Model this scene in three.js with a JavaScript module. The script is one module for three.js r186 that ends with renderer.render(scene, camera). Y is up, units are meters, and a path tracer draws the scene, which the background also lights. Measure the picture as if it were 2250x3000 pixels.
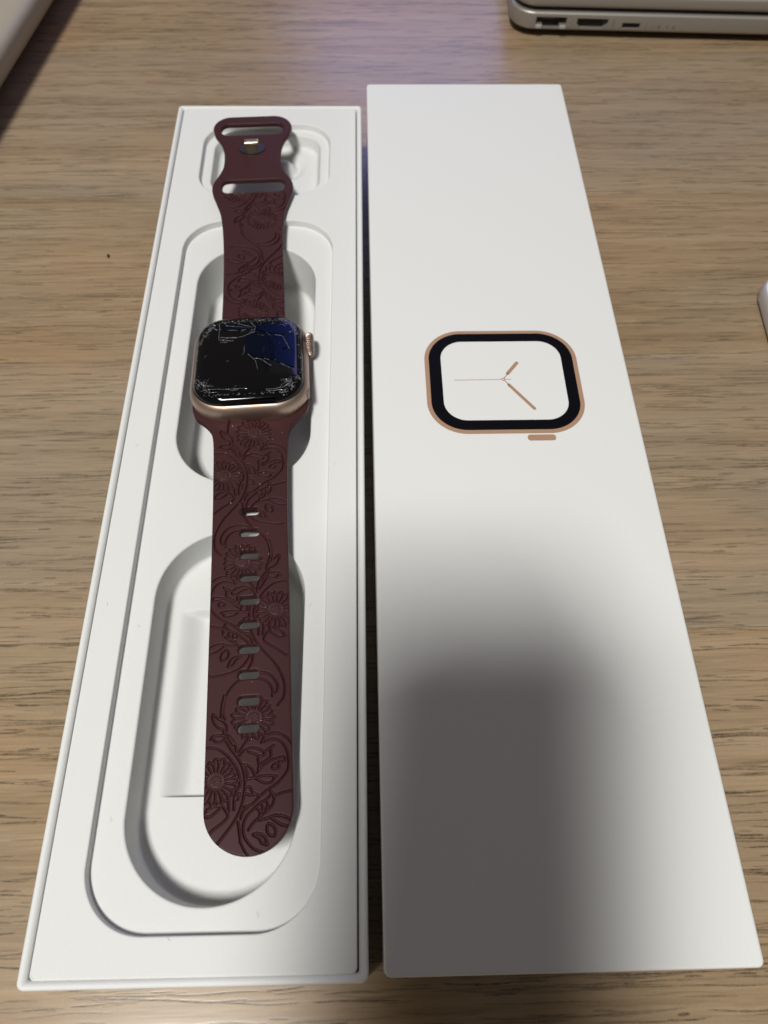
import * as THREE from 'three';
import { mergeGeometries, mergeVertices } from 'three/addons/utils/BufferGeometryUtils.js';
import { RoundedBoxGeometry } from 'three/addons/geometries/RoundedBoxGeometry.js';
import { Brush, Evaluator, SUBTRACTION } from 'three-bvh-csg';
import { RectAreaLightUniformsLib } from 'three/addons/lights/RectAreaLightUniformsLib.js';

// ---------------------------------------------------------------- camera, light, exposure
const scene = new THREE.Scene();
const D2R = Math.PI / 180, mm = 0.001;
const camera = new THREE.PerspectiveCamera(2 * Math.atan(1500 / 2253) / D2R, 768 / 1024, 0.01, 20);
{
  const pitch = 60.28 * D2R, roll = 1.579 * D2R;
  const fw = new THREE.Vector3(0, -Math.sin(pitch), -Math.cos(pitch)), up = new THREE.Vector3(0, Math.cos(pitch), -Math.sin(pitch)), rt = new THREE.Vector3(1, 0, 0);
  const r2 = rt.clone().multiplyScalar(Math.cos(roll)).addScaledVector(up, Math.sin(roll));
  const u2 = up.clone().multiplyScalar(Math.cos(roll)).addScaledVector(rt, -Math.sin(roll));
  camera.position.set(0, 0.20658, 0);
  camera.quaternion.setFromRotationMatrix(new THREE.Matrix4().makeBasis(r2, u2, fw.clone().negate()));
  camera.focus = 0.188; camera.userData.fStop = 23;
  camera.updateMatrixWorld(true);
}
const renderer = new THREE.WebGLRenderer({ antialias: true });
renderer.toneMapping = THREE.LinearToneMapping;
renderer.toneMappingExposure = 1;
renderer.shadowMap.enabled = true;
RectAreaLightUniformsLib.init();
scene.background = new THREE.Color().setRGB(0.134, 0.119, 0.106);      // dim bounce of the room

const KEY = { x: -0.355, y: 1.7, z: 0.49, w: 0.23, l: 0.42, power: 121, turn: 0.5 };
const keyLight = new THREE.RectAreaLight(new THREE.Color().setRGB(1.0, 0.985, 0.94), KEY.power, KEY.w, KEY.l);
keyLight.position.set(KEY.x, KEY.y - 0.004, KEY.z); keyLight.rotation.set(-Math.PI / 2, 0, KEY.turn); scene.add(keyLight);
const SCREEN = { x0: -0.125, x1: 0.085, y0: 0.085, y1: 0.335, z: -0.6, power: 0.12 };
const screenLight = new THREE.RectAreaLight(new THREE.Color().setRGB(0.36, 0.40, 1.0), SCREEN.power, SCREEN.x1 - SCREEN.x0, SCREEN.y1 - SCREEN.y0);
screenLight.position.set((SCREEN.x0 + SCREEN.x1) / 2, (SCREEN.y0 + SCREEN.y1) / 2, SCREEN.z + 0.003); screenLight.rotation.y = Math.PI; scene.add(screenLight);

// ---------------------------------------------------------------- helpers
let seed = 20240611;
const rnd = () => { seed = (seed + 0x6D2B79F5) | 0; let t = Math.imul(seed ^ (seed >>> 15), 1 | seed); t = (t + Math.imul(t ^ (t >>> 7), 61 | t)) ^ t; return ((t ^ (t >>> 14)) >>> 0) / 4294967296; };
const rr = (a, b) => a + (b - a) * rnd();
const hash2 = (i, j, k = 0) => { let h = Math.imul(i, 374761393) + Math.imul(j, 668265263) + Math.imul(k, 974634777); h = Math.imul(h ^ (h >>> 13), 1274126177); return ((h ^ (h >>> 16)) >>> 0) / 4294967296; };
const fade = (t) => t * t * (3 - 2 * t);
// value noise that repeats after px, py cells
function vnoise(x, y, px, py, k) {
  const i = Math.floor(x), j = Math.floor(y), fx = fade(x - i), fy = fade(y - j), w = (a, n) => ((a % n) + n) % n;
  const a = hash2(w(i, px), w(j, py), k), b = hash2(w(i + 1, px), w(j, py), k), c = hash2(w(i, px), w(j + 1, py), k), d = hash2(w(i + 1, px), w(j + 1, py), k);
  return (a + (b - a) * fx) + ((c + (d - c) * fx) - (a + (b - a) * fx)) * fy;
}
const clamp = (x, a, b) => Math.min(b, Math.max(a, x));
const sstep = (a, b, x) => fade(clamp((x - a) / (b - a), 0, 1));
const toS = (c) => Math.round(255 * clamp(c <= 0.0031308 ? c * 12.92 : 1.055 * Math.pow(c, 1 / 2.4) - 0.055, 0, 1));
const lin = (r, g, b) => new THREE.Color().setRGB(r, g, b);
function dataTex(w, h, fill, srgb) {
  const d = new Uint8Array(w * h * 4);
  fill(d);
  const t = new THREE.DataTexture(d, w, h, THREE.RGBAFormat);
  t.magFilter = THREE.LinearFilter; t.minFilter = THREE.LinearMipmapLinearFilter; t.generateMipmaps = true;
  t.wrapS = t.wrapT = THREE.RepeatWrapping; if (srgb) t.colorSpace = THREE.SRGBColorSpace; t.needsUpdate = true;
  return t;
}
const taken = {};
const numbered = (n) => { const k = taken[n] = (taken[n] ?? -1) + 1; return k ? `${n}_${String(k).padStart(3, '0')}` : n; };
function mesh(name, geo, mat, parent) {
  const m = new THREE.Mesh(geo, mat); m.name = parent ? name : numbered(name); m.castShadow = m.receiveShadow = true; (parent ?? scene).add(m); return m;
}
function thing(name, label, category, x = 0, y = 0, z = 0, turn = 0) {
  const g = new THREE.Group(); g.name = numbered(name); g.position.set(x, y, z); g.rotation.y = turn; g.userData = { label, category }; scene.add(g); return g;
}
function geom(pos, idx, uv) {
  const g = new THREE.BufferGeometry();
  g.setAttribute('position', new THREE.Float32BufferAttribute(pos, 3));
  if (uv) g.setAttribute('uv', new THREE.Float32BufferAttribute(uv, 2));
  g.setIndex(idx); g.computeVertexNormals(); return g;
}
// uv in metres from the widest plane of each face
function boxUV(g, scale = 1) {
  const n = g.index ? g.toNonIndexed() : g; const p = n.attributes.position, nn = n.attributes.normal, uv = new Float32Array(p.count * 2);
  for (let i = 0; i < p.count; i += 3) {
    const a = [0, 0, 0]; for (let k = 0; k < 3; k++) { a[0] += Math.abs(nn.getX(i + k)); a[1] += Math.abs(nn.getY(i + k)); a[2] += Math.abs(nn.getZ(i + k)); }
    for (let k = 0; k < 3; k++) {
      const x = p.getX(i + k), y = p.getY(i + k), z = p.getZ(i + k);
      const [u, v] = a[1] >= a[0] && a[1] >= a[2] ? [x, z] : a[0] >= a[2] ? [z, y] : [x, y];
      uv[2 * (i + k)] = u * scale; uv[2 * (i + k) + 1] = v * scale;
    }
  }
  n.setAttribute('uv', new THREE.BufferAttribute(uv, 2)); return n;
}
const merge = (list) => mergeGeometries(list.map((g) => { const n = g.index ? g.toNonIndexed() : g.clone(); for (const k of Object.keys(n.attributes)) if (!['position', 'normal', 'uv'].includes(k)) n.deleteAttribute(k); if (!n.attributes.uv) n.setAttribute('uv', new THREE.BufferAttribute(new Float32Array(n.attributes.position.count * 2), 2)); return n; }));
// outline of a rounded rectangle in (x, z), metres
function rrect(hw, hl, r, n = 14, cx = 0, cz = 0) {
  r = Math.max(1e-6, Math.min(r, hw, hl)); const out = [];
  for (const [sx, sz, a0] of [[1, 1, 0], [-1, 1, 90], [-1, -1, 180], [1, -1, 270]])
    for (let k = 0; k <= n; k++) { const a = (a0 + 90 * k / n) * D2R; out.push([cx + sx * (hw - r) + r * Math.cos(a), cz + sz * (hl - r) + r * Math.sin(a)]); }
  return out;
}
// rings of equal length joined into a skin; capTop / capBottom close the ends
function loft(rings, { capFirst = false, capLast = false, flip = false } = {}) {
  const n = rings[0].length, pos = [], idx = [];
  for (const r of rings) for (const p of r) pos.push(p[0], p[1], p[2]);
  for (let i = 0; i + 1 < rings.length; i++) for (let k = 0; k < n; k++) {
    const a = i * n + k, b = i * n + (k + 1) % n, c = a + n, d = b + n;
    if (flip) idx.push(a, b, c, b, d, c); else idx.push(a, c, b, b, c, d);
  }
  const cap = (i, f) => { const c = pos.length / 3; let m = [0, 0, 0]; for (const p of rings[i]) m = m.map((v, q) => v + p[q] / n); for (const p of rings[i]) pos.push(...p); pos.push(...m); for (let k = 0; k < n; k++) { const a = c + k, b = c + (k + 1) % n; if (f) idx.push(a, b, c + n); else idx.push(b, a, c + n); } };
  if (capFirst) cap(0, !flip); if (capLast) cap(rings.length - 1, flip);
  return geom(pos, idx);
}
// skin whose cross-section is a list of [inset, y] (metres) run round a rounded rectangle
function rim(hw, hl, r, profile, opt = {}) {
  const { cx = 0, cz = 0, n = 14, rmin = 0 } = opt;
  return loft(profile.map(([ins, y]) => rrect(hw - ins, hl - ins, Math.max(rmin, r - ins), n, cx, cz).map(([x, z]) => [x, y, z])), opt);
}
// level sheet with holes
function sheet(outer, holes, y) {
  const s = new THREE.Shape(outer.map(([x, z]) => new THREE.Vector2(x, z)));
  for (const h of holes) s.holes.push(new THREE.Path(h.map(([x, z]) => new THREE.Vector2(x, z))));
  const g = new THREE.ShapeGeometry(s), p = g.attributes.position;
  for (let i = 0; i < p.count; i++) p.setXYZ(i, p.getX(i), y, p.getY(i));
  const ix = g.index; for (let i = 0; i < ix.count; i += 3) { const a = ix.getX(i); ix.setX(i, ix.getX(i + 2)); ix.setX(i + 2, a); }
  g.computeVertexNormals(); return g;
}
const arc = (cx, cy, r, a0, a1, n) => Array.from({ length: n + 1 }, (_, k) => { const a = (a0 + (a1 - a0) * k / n) * D2R; return [cx + r * Math.cos(a), cy + r * Math.sin(a)]; });

// ---------------------------------------------------------------- materials
const grainTex = dataTex(512, 512, (d) => {          // fine tooth of coated paper
  for (let j = 0; j < 512; j++) for (let i = 0; i < 512; i++) {
    const v = 0.5 * hash2(i, j, 3) + 0.3 * vnoise(i / 3, j / 3, 171, 171, 4) + 0.2 * vnoise(i / 16, j / 16, 32, 32, 5), o = 4 * (j * 512 + i);
    d[o] = d[o + 1] = d[o + 2] = Math.round(255 * v); d[o + 3] = 255;
  }
});
grainTex.repeat.set(1 / 0.045, 1 / 0.045);
const paperMat = (r, g, b, rough = 0.62) => new THREE.MeshPhysicalMaterial({ color: lin(r, g, b), roughness: rough, bumpMap: grainTex, bumpScale: 0.00004, specularIntensity: 0.5 });
const M = {
  lid: paperMat(0.69, 0.70, 0.69), shell: paperMat(0.69, 0.70, 0.69), tray: paperMat(0.67, 0.68, 0.67, 0.75),
  goldInk: new THREE.MeshStandardMaterial({ color: lin(0.41, 0.255, 0.162), roughness: 0.45, metalness: 0.15 }),
  blackInk: new THREE.MeshPhysicalMaterial({ color: lin(0.0022, 0.0023, 0.004), roughness: 0.5, specularIntensity: 0.2 }),
  rubber: new THREE.MeshPhysicalMaterial({ color: lin(0.046, 0.0160, 0.0165), roughness: 0.46, specularIntensity: 0.38, bumpMap: grainTex, bumpScale: 0.000012, sheen: 0.15, sheenRoughness: 0.5, sheenColor: lin(0.3, 0.2, 0.2) }),
  caseGold: new THREE.MeshPhysicalMaterial({ color: lin(0.47, 0.36, 0.295), metalness: 1, roughness: 0.45, bumpMap: grainTex, bumpScale: 0.000006 }),
  caseTrim: new THREE.MeshPhysicalMaterial({ color: lin(0.36, 0.285, 0.245), metalness: 1, roughness: 0.38 }),
  glass: new THREE.MeshPhysicalMaterial({ color: lin(0.0012, 0.0012, 0.0018), roughness: 0.05, specularIntensity: 0.8 }),
  panel: new THREE.MeshPhysicalMaterial({ color: lin(0.010, 0.027, 0.088), metalness: 1, roughness: 0.15, clearcoat: 0.25, clearcoatRoughness: 0.05 }),
  shard: new THREE.MeshPhysicalMaterial({ color: lin(0.40, 0.41, 0.44), roughness: 0.12, transmission: 0.5, thickness: 0 }),
  crack: new THREE.MeshPhysicalMaterial({ color: lin(0.40, 0.42, 0.48), roughness: 0.15, transmission: 0.35, thickness: 0 }),
  pinGold: new THREE.MeshPhysicalMaterial({ color: lin(0.78, 0.66, 0.42), metalness: 1, roughness: 0.17 }),
  pinSteel: new THREE.MeshPhysicalMaterial({ color: lin(0.16, 0.15, 0.15), metalness: 1, roughness: 0.3 }),
  silver: new THREE.MeshPhysicalMaterial({ color: lin(0.36, 0.34, 0.31), metalness: 0.55, roughness: 0.42 }),
  dark: new THREE.MeshPhysicalMaterial({ color: lin(0.02, 0.02, 0.021), roughness: 0.7, specularIntensity: 0.4 }),
  darkMetal: new THREE.MeshPhysicalMaterial({ color: lin(0.25, 0.25, 0.26), metalness: 1, roughness: 0.35 }),
  icon: new THREE.MeshStandardMaterial({ color: lin(0.14, 0.13, 0.125), roughness: 0.6 }),
  beige: new THREE.MeshPhysicalMaterial({ color: lin(0.35, 0.31, 0.25), roughness: 0.5, bumpMap: grainTex, bumpScale: 0.00003 }),
  white: new THREE.MeshPhysicalMaterial({ color: lin(0.80, 0.80, 0.79), roughness: 0.25, clearcoat: 0.6, clearcoatRoughness: 0.1 }),
  chrome: new THREE.MeshPhysicalMaterial({ color: lin(0.55, 0.54, 0.53), metalness: 0.35, roughness: 0.3 }),
  dust: new THREE.MeshStandardMaterial({ color: lin(0.62, 0.58, 0.52), roughness: 0.8 }),
  lint: new THREE.MeshStandardMaterial({ color: lin(0.33, 0.33, 0.33), roughness: 0.9 }),
  crumb: new THREE.MeshStandardMaterial({ color: lin(0.03, 0.018, 0.01), roughness: 0.8 }),
  black: new THREE.MeshPhysicalMaterial({ color: lin(0.01, 0.01, 0.011), roughness: 0.35 }),
};

// ---------------------------------------------------------------- the desk: oak boards
const WT = 2048, WTM = 0.42, PXM = WT / WTM;         // texture pixels, its size in metres
const boardKinds = [                                  // dense dark / sparse pale / medium / soft greyish
  { a: [0.325, 0.236, 0.148], b: [0.239, 0.165, 0.094], pores: 2100, len: [6, 30], thick: [0.2, 0.46], dark: 0.51, tint: 0.68 },
  { a: [0.338, 0.259, 0.175], b: [0.294, 0.220, 0.146], pores: 460, len: [6, 22], thick: [0.3, 0.72], dark: 0.68, tint: 0.40 },
  { a: [0.333, 0.243, 0.152], b: [0.260, 0.182, 0.106], pores: 2300, len: [5, 28], thick: [0.2, 0.5], dark: 0.63, tint: 0.68 },
  { a: [0.320, 0.240, 0.159], b: [0.247, 0.181, 0.117], pores: 2000, len: [6, 26], thick: [0.22, 0.54], dark: 0.51, tint: 0.64 },
];
const bandPx = WT / 4, poreMask = new Float32Array(WT * WT);
boardKinds.forEach((kind, b) => {
  for (let n = 0; n < kind.pores; n++) {
    const cl = rnd() < 0.6 ? Math.floor(rnd() * 14) / 14 + rr(-0.02, 0.02) : rnd();     // pores gather in growth rings
    const len = rr(...kind.len) * (rnd() < 0.35 ? 0.35 : 1) * mm * PXM, th = rr(...kind.thick) * mm * PXM * 0.5, x0 = rnd() * WT, y0 = b * bandPx + 4 + ((cl + 1) % 1) * (bandPx - 8);
    const slope = rr(-0.018, 0.018), wob = rr(0.3, 1.6), ph = rnd() * 6.28, k = kind.dark * rr(0.45, 1.15), id = n + b * 5000;
    for (let i = 0; i < len; i++) {
      const t = i / len, taper = Math.pow(Math.sin(Math.PI * clamp(t, 0.001, 0.999)), 0.45), yc = y0 + slope * i + wob * Math.sin(ph + i * 0.05), h = th * taper * (0.6 + 0.7 * vnoise(i / 7, id, 4096, 65536, 9));
      const lo = Math.floor(yc - h - 1), hi = Math.ceil(yc + h + 1);
      for (let y = lo; y <= hi; y++) {
        if (y < b * bandPx || y >= (b + 1) * bandPx) continue;
        const c = clamp(h + 0.5 - Math.abs(y - yc), 0, 1) * k * (0.65 + 0.5 * hash2(i >> 1, y, id)), o = y * WT + ((Math.floor(x0) + i) % WT);
        if (c > poreMask[o]) poreMask[o] = c;
      }
    }
  }
});
const woodMap = dataTex(WT, WT, (d) => {
  for (let j = 0; j < WT; j++) {
    const b = Math.floor(j / bandPx), kind = boardKinds[b];
    for (let i = 0; i < WT; i++) {
      const w = 9 * vnoise(i / 256, j / 128, 8, 16, 21) + 2 * vnoise(i / 64, j / 64, 32, 32, 22);
      const jj = j + w;
      const bandN = vnoise(i / 512, jj / 22, 4, 4096, 23) * 0.6 + vnoise(i / 256, jj / 7, 8, 4096, 24) * 0.4;
      const fibre = vnoise(i / 80, jj / 1.7, 26, 8192, 25) * 0.55 + vnoise(i / 22, j / 1.2, 93, 8192, 26) * 0.45;
      const m = clamp((bandN - 0.5) * 1.9 * kind.tint + 0.45, 0, 1), pore = poreMask[j * WT + i], blot = vnoise(i / 128, j / 90, 16, 23, 27);
      const f = (0.83 + 0.34 * fibre) * (0.95 + 0.1 * hash2(i, j, 28)) * (1 - pore), o = 4 * (j * WT + i);
      const warm = 1 + 0.10 * (blot - 0.5);
      d[o] = toS((kind.a[0] + (kind.b[0] - kind.a[0]) * m) * f * warm); d[o + 1] = toS((kind.a[1] + (kind.b[1] - kind.a[1]) * m) * f); d[o + 2] = toS((kind.a[2] + (kind.b[2] - kind.a[2]) * m) * f / warm); d[o + 3] = 255;
    }
  }
}, true);
const woodBump = dataTex(WT, WT, (d) => {
  for (let j = 0; j < WT; j++) for (let i = 0; i < WT; i++) { const o = 4 * (j * WT + i), v = 0.82 + 0.14 * vnoise(i / 40, j / 2, 51, 8192, 31) + 0.04 * hash2(i, j, 32) - 0.75 * poreMask[j * WT + i]; d[o] = d[o + 1] = d[o + 2] = Math.round(255 * clamp(v, 0, 1)); d[o + 3] = 255; }
});
const woodMat = new THREE.MeshPhysicalMaterial({ map: woodMap, bumpMap: woodBump, bumpScale: 0.00002, roughness: 0.25, specularIntensity: 1 });
const DESK = 0.054;                                   // the boards' turn against the camera
{
  const desk = new THREE.Group(); desk.name = 'desk_top'; desk.userData = { kind: 'structure', label: 'pale oak desk top of wide boards' }; desk.rotation.y = DESK; scene.add(desk);
  const joints = [-1.0, -0.9, -0.79, -0.68, -0.575, -0.470, -0.3655, -0.2645, -0.1795, -0.0775, 0.026, 0.128, 0.230, 0.33], kinds = [2, 0, 3, 1, 0, 2, 3, 0, 3, 2, 1, 0, 2, 3];
  for (let k = 0; k + 1 < joints.length; k++) {
    const z0 = joints[k], z1 = joints[k + 1], g = new THREE.BoxGeometry(1.5, 0.022, z1 - z0 - 0.00012); g.translate(0, -0.011, (z0 + z1) / 2);
    const p = g.attributes.position, uv = g.attributes.uv, off = hash2(k, 7, 7), v0 = (kinds[k] * bandPx + 5) / WT, vs = (bandPx - 10) / WT / 0.108;
    for (let i = 0; i < p.count; i++) uv.setXY(i, p.getX(i) / WTM + off, v0 + clamp(p.getZ(i) - z0, 0, 0.108) * vs);
    mesh(k ? `board_${String(k).padStart(3, '0')}` : 'board', g, woodMat, desk);
  }
}

// ---------------------------------------------------------------- the two halves of the box
const HL = 0.032, HB = 0.02498;
const BASE = { x: -0.042127, z: -0.138386, a: 0.043333 }, LID = { x: 0.033165, z: -0.143599, a: 0.047168 };
const P = (list) => list.map(([a, b]) => [a * mm, b * mm]);
// wall of a hollow: rounded lip, slightly leaning wall, fillet at the bottom; [inset, y] in metres below y0
function hollow(y0, depth, lip, draft, fillet) {
  const out = [];
  for (let k = 0; k <= 5; k++) { const a = 90 * k / 5 * D2R; out.push([lip * Math.sin(a), y0 - lip * (1 - Math.cos(a))]); }
  for (let k = 0; k <= 6; k++) { const a = 90 * k / 6 * D2R; out.push([lip + draft + fillet * (1 - Math.cos(a)), y0 - (depth - fillet) - fillet * Math.sin(a)]); }
  return out;
}
function pocket(o, y0, profile) {                     // skin of the wall and the outline of its floor
  const last = profile[profile.length - 1];
  return { edge: rrect(o.hw, o.hl, o.r, 20, o.cx, o.cz), wall: rim(o.hw, o.hl, o.r, profile, { cx: o.cx, cz: o.cz, n: 20, flip: true }), floor: rrect(o.hw - last[0], o.hl - last[0], Math.max(0.0005, o.r - last[0]), 20, o.cx, o.cz), y: last[1] };
}
const mmBox = (u0, u1, v0, v1, r) => ({ cx: (u0 + u1) / 2 * mm, cz: (v0 + v1) / 2 * mm, hw: (u1 - u0) / 2 * mm, hl: (v1 - v0) / 2 * mm, r: r * mm });
{
  const box = thing('tray_box', 'open white box base with moulded tray holding the watch, beside the closed lid', 'box', BASE.x, 0, BASE.z, BASE.a);
  const hw = 0.03536, hl = 0.1458, hb = HB / mm;
  mesh('outer_shell', boxUV(rim(hw, hl, 0.0016, P([[0.4, 0], [0, 0.4], [0, hb - 0.75], [0.06, hb - 0.45], [0.22, hb - 0.2], [0.45, hb - 0.05], [0.72, hb], [1.0, hb - 0.03], [1.3, hb - 0.16], [1.6, hb - 0.42], [1.85, hb - 0.8], [1.98, hb - 1.3], [2.0, hb - 5]]), { n: 6, capFirst: true, rmin: 0.0004 })), M.shell, box);
  const T = HB - 0.0003;
  const recess = pocket(mmBox(-25.6, 25.6, -80.8, 137, 14.3), T, hollow(T, 0.0026, 0.0004, 0.0001, 0.0003));
  const charger = pocket(mmBox(-24, 24, -134.8, -93.4, 12), T, [...hollow(T, 0.0024, 0.0005, 0.0003, 0.0006), ...hollow(T - 0.0024, 0.0046, 0.0007, 0.0007, 0.0018).map(([i, y]) => [i + 0.0036, y])]);
  const watchP = pocket(mmBox(-20, 20.2, -71, 25, 17.8), recess.y, hollow(recess.y, 0.0160, 0.0006, 0.0009, 0.0016));
  const bandP = pocket(mmBox(-19.6, 20.2, 39.8, 131.9, 19.8), recess.y, hollow(recess.y, 0.0105, 0.0006, 0.0006, 0.0013));
  const tray = mesh('tray', boxUV(merge([
    sheet(rrect(0.0327, 0.1437, 0.0009, 6), [recess.edge, charger.edge], T),
    rim(0.0331, 0.1441, 0.0012, [[0.0004, T], [0.0002, T - 0.00006], [0.00006, T - 0.0002], [0, T - 0.0004], [0, T - 0.004]], { n: 6, flip: true, rmin: 0.0005 }),
  ])), M.tray, box);
  mesh('stepped_recess', boxUV(merge([recess.wall, sheet(recess.floor, [watchP.edge, bandP.edge], recess.y)])), M.tray, tray);
  const dim = { x: 0.0060, z: -0.1188, r: 0.0088 }, dimEdge = Array.from({ length: 48 }, (_, k) => [dim.x + dim.r * Math.cos(k * Math.PI / 24), dim.z + dim.r * Math.sin(k * Math.PI / 24)]);
  const dg = new THREE.LatheGeometry([[0, 1.8], [1.2, 1.7], [2.4, 1.1], [3.4, -0.1], [4.2, -1.3], [5.0, -1.9], [5.8, -1.7], [6.8, -0.8], [7.8, -0.2], [8.8, 0]].map(([a, b]) => new THREE.Vector2(a * mm, b * mm)), 48); dg.translate(dim.x, charger.y, dim.z);
  mesh('charger_pocket', boxUV(merge([charger.wall, sheet(charger.floor, [dimEdge], charger.y), dg])), M.tray, tray);
  mesh('watch_pocket', boxUV(merge([watchP.wall, sheet(watchP.floor, [], watchP.y)])), M.tray, tray);
  const R = { u0: -14.9, u1: 15.6, v0: 58.6, v1: 107.2 }, N = 60, pos = [], idx = [];
  for (let j = 0; j <= N; j++) for (let i = 0; i <= N; i++) {
    const s = (q) => 0.5 - 0.5 * Math.cos(Math.PI * q), u = R.u0 + (R.u1 - R.u0) * s(i / N), v = R.v0 + (R.v1 - R.v0) * s(j / N);
    const f = sstep(0, 7, u - R.u0) * sstep(0, 7, R.u1 - u) * sstep(0, 1.8, v - R.v0) * sstep(0, 0.7, R.v1 - v);
    pos.push(u * mm, bandP.y - 0.0032 * f, v * mm);
    if (i < N && j < N) { const a = j * (N + 1) + i, b = a + 1, c = a + N + 1, d = c + 1; idx.push(a, c, b, b, c, d); }
  }
  const rectEdge = [[R.u0, R.v0], [R.u1, R.v0], [R.u1, R.v1], [R.u0, R.v1]].map(([a, b]) => [a * mm, b * mm]);
  mesh('band_pocket', boxUV(merge([bandP.wall, sheet(bandP.floor, [rectEdge], bandP.y)])), M.tray, tray);
  mesh('inner_hollow', boxUV(geom(pos, idx)), M.tray, tray);
}
{
  const lid = thing('printed_box', 'plain white box lid printed with a gold and black watch outline', 'box lid', LID.x, 0, LID.z, LID.a);
  const h = HL / mm;
  mesh('lid_shell', boxUV(rim(0.0375, 0.14655, 0.0014, P([[1.9, h - 1.9], [1.9, 0.2], [1.7, 0], [0.2, 0], [0, 0.2], [0, h - 0.6], [0.05, h - 0.36], [0.17, h - 0.17], [0.36, h - 0.05], [0.6, h]]), { n: 6, capFirst: true, capLast: true, rmin: 0.0003 })), M.lid, lid);
  const y = HL, up = 0.00006;
  const ring = (o, i, name, mat, dy) => {
    const a = rrect(o.hw, o.hl, o.r, 24, o.cx, o.cz), b = rrect(i.hw, i.hl, i.r, 24, i.cx, i.cz), at = (l, yy) => l.map(([x, z]) => [x, yy, z]);
    mesh(name, merge([sheet(a, [b], y + dy), loft([at(a, y), at(a, y + dy)], { flip: false }), loft([at(b, y), at(b, y + dy)], { flip: true })]), mat, lid);
  };
  const gold = mmBox(-22.1, 23.0, -20.2, 17.75, 11.2), blackO = mmBox(-20.85, 21.75, -19.05, 16.45, 9.9), inner = mmBox(-17.3, 18.4, -16.0, 13.1, 6.6);
  ring(gold, blackO, 'printed_case', M.goldInk, up); ring(blackO, inner, 'printed_bezel', M.blackInk, up * 1.2);
  const plate = (name, pts) => { const at = (yy) => pts.map(([x, z]) => [x, yy, z]); mesh(name, merge([sheet(pts, [], y + up), loft([at(y), at(y + up)])]), M.goldInk, lid); };
  const bar = (x0, z0, x1, z1, w) => { const dx = x1 - x0, dz = z1 - z0, l = Math.hypot(dx, dz), a = Math.atan2(dz, dx), c = Math.cos(a), s = Math.sin(a); return rrect(l / 2 + w / 2, w / 2, w / 2, 8).map(([p, q]) => [((x0 + x1) / 2 + p * c - q * s), ((z0 + z1) / 2 + p * s + q * c)].map((v) => v * mm)); };
  plate('printed_crown', rrect(3.95 * mm, 1.0 * mm, 0.85 * mm, 8, 9.2 * mm, 19.2 * mm));
  plate('printed_hour_hand', bar(2.0, -3.7, 5.05, -7.6, 1.05)); plate('printed_hour_stem', bar(0.8, -1.95, 2.0, -3.6, 0.26));
  plate('printed_minute_hand', bar(1.95, 0.55, 8.35, 9.15, 0.95)); plate('printed_minute_stem', bar(0.85, -1.1, 2.0, 0.6, 0.26));
  plate('printed_second_hand', bar(-13.8, -1.35, 0.05, -1.5, 0.17)); plate('printed_second_tail', bar(0.95, -1.5, 2.7, -1.52, 0.17));
  const disc = (r) => ({ hw: r * mm, hl: r * mm, r: r * mm, cx: 0.5 * mm, cz: -1.5 * mm });
  ring(disc(0.52), disc(0.27), 'printed_hub', M.goldInk, up * 1.4);
}

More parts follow.
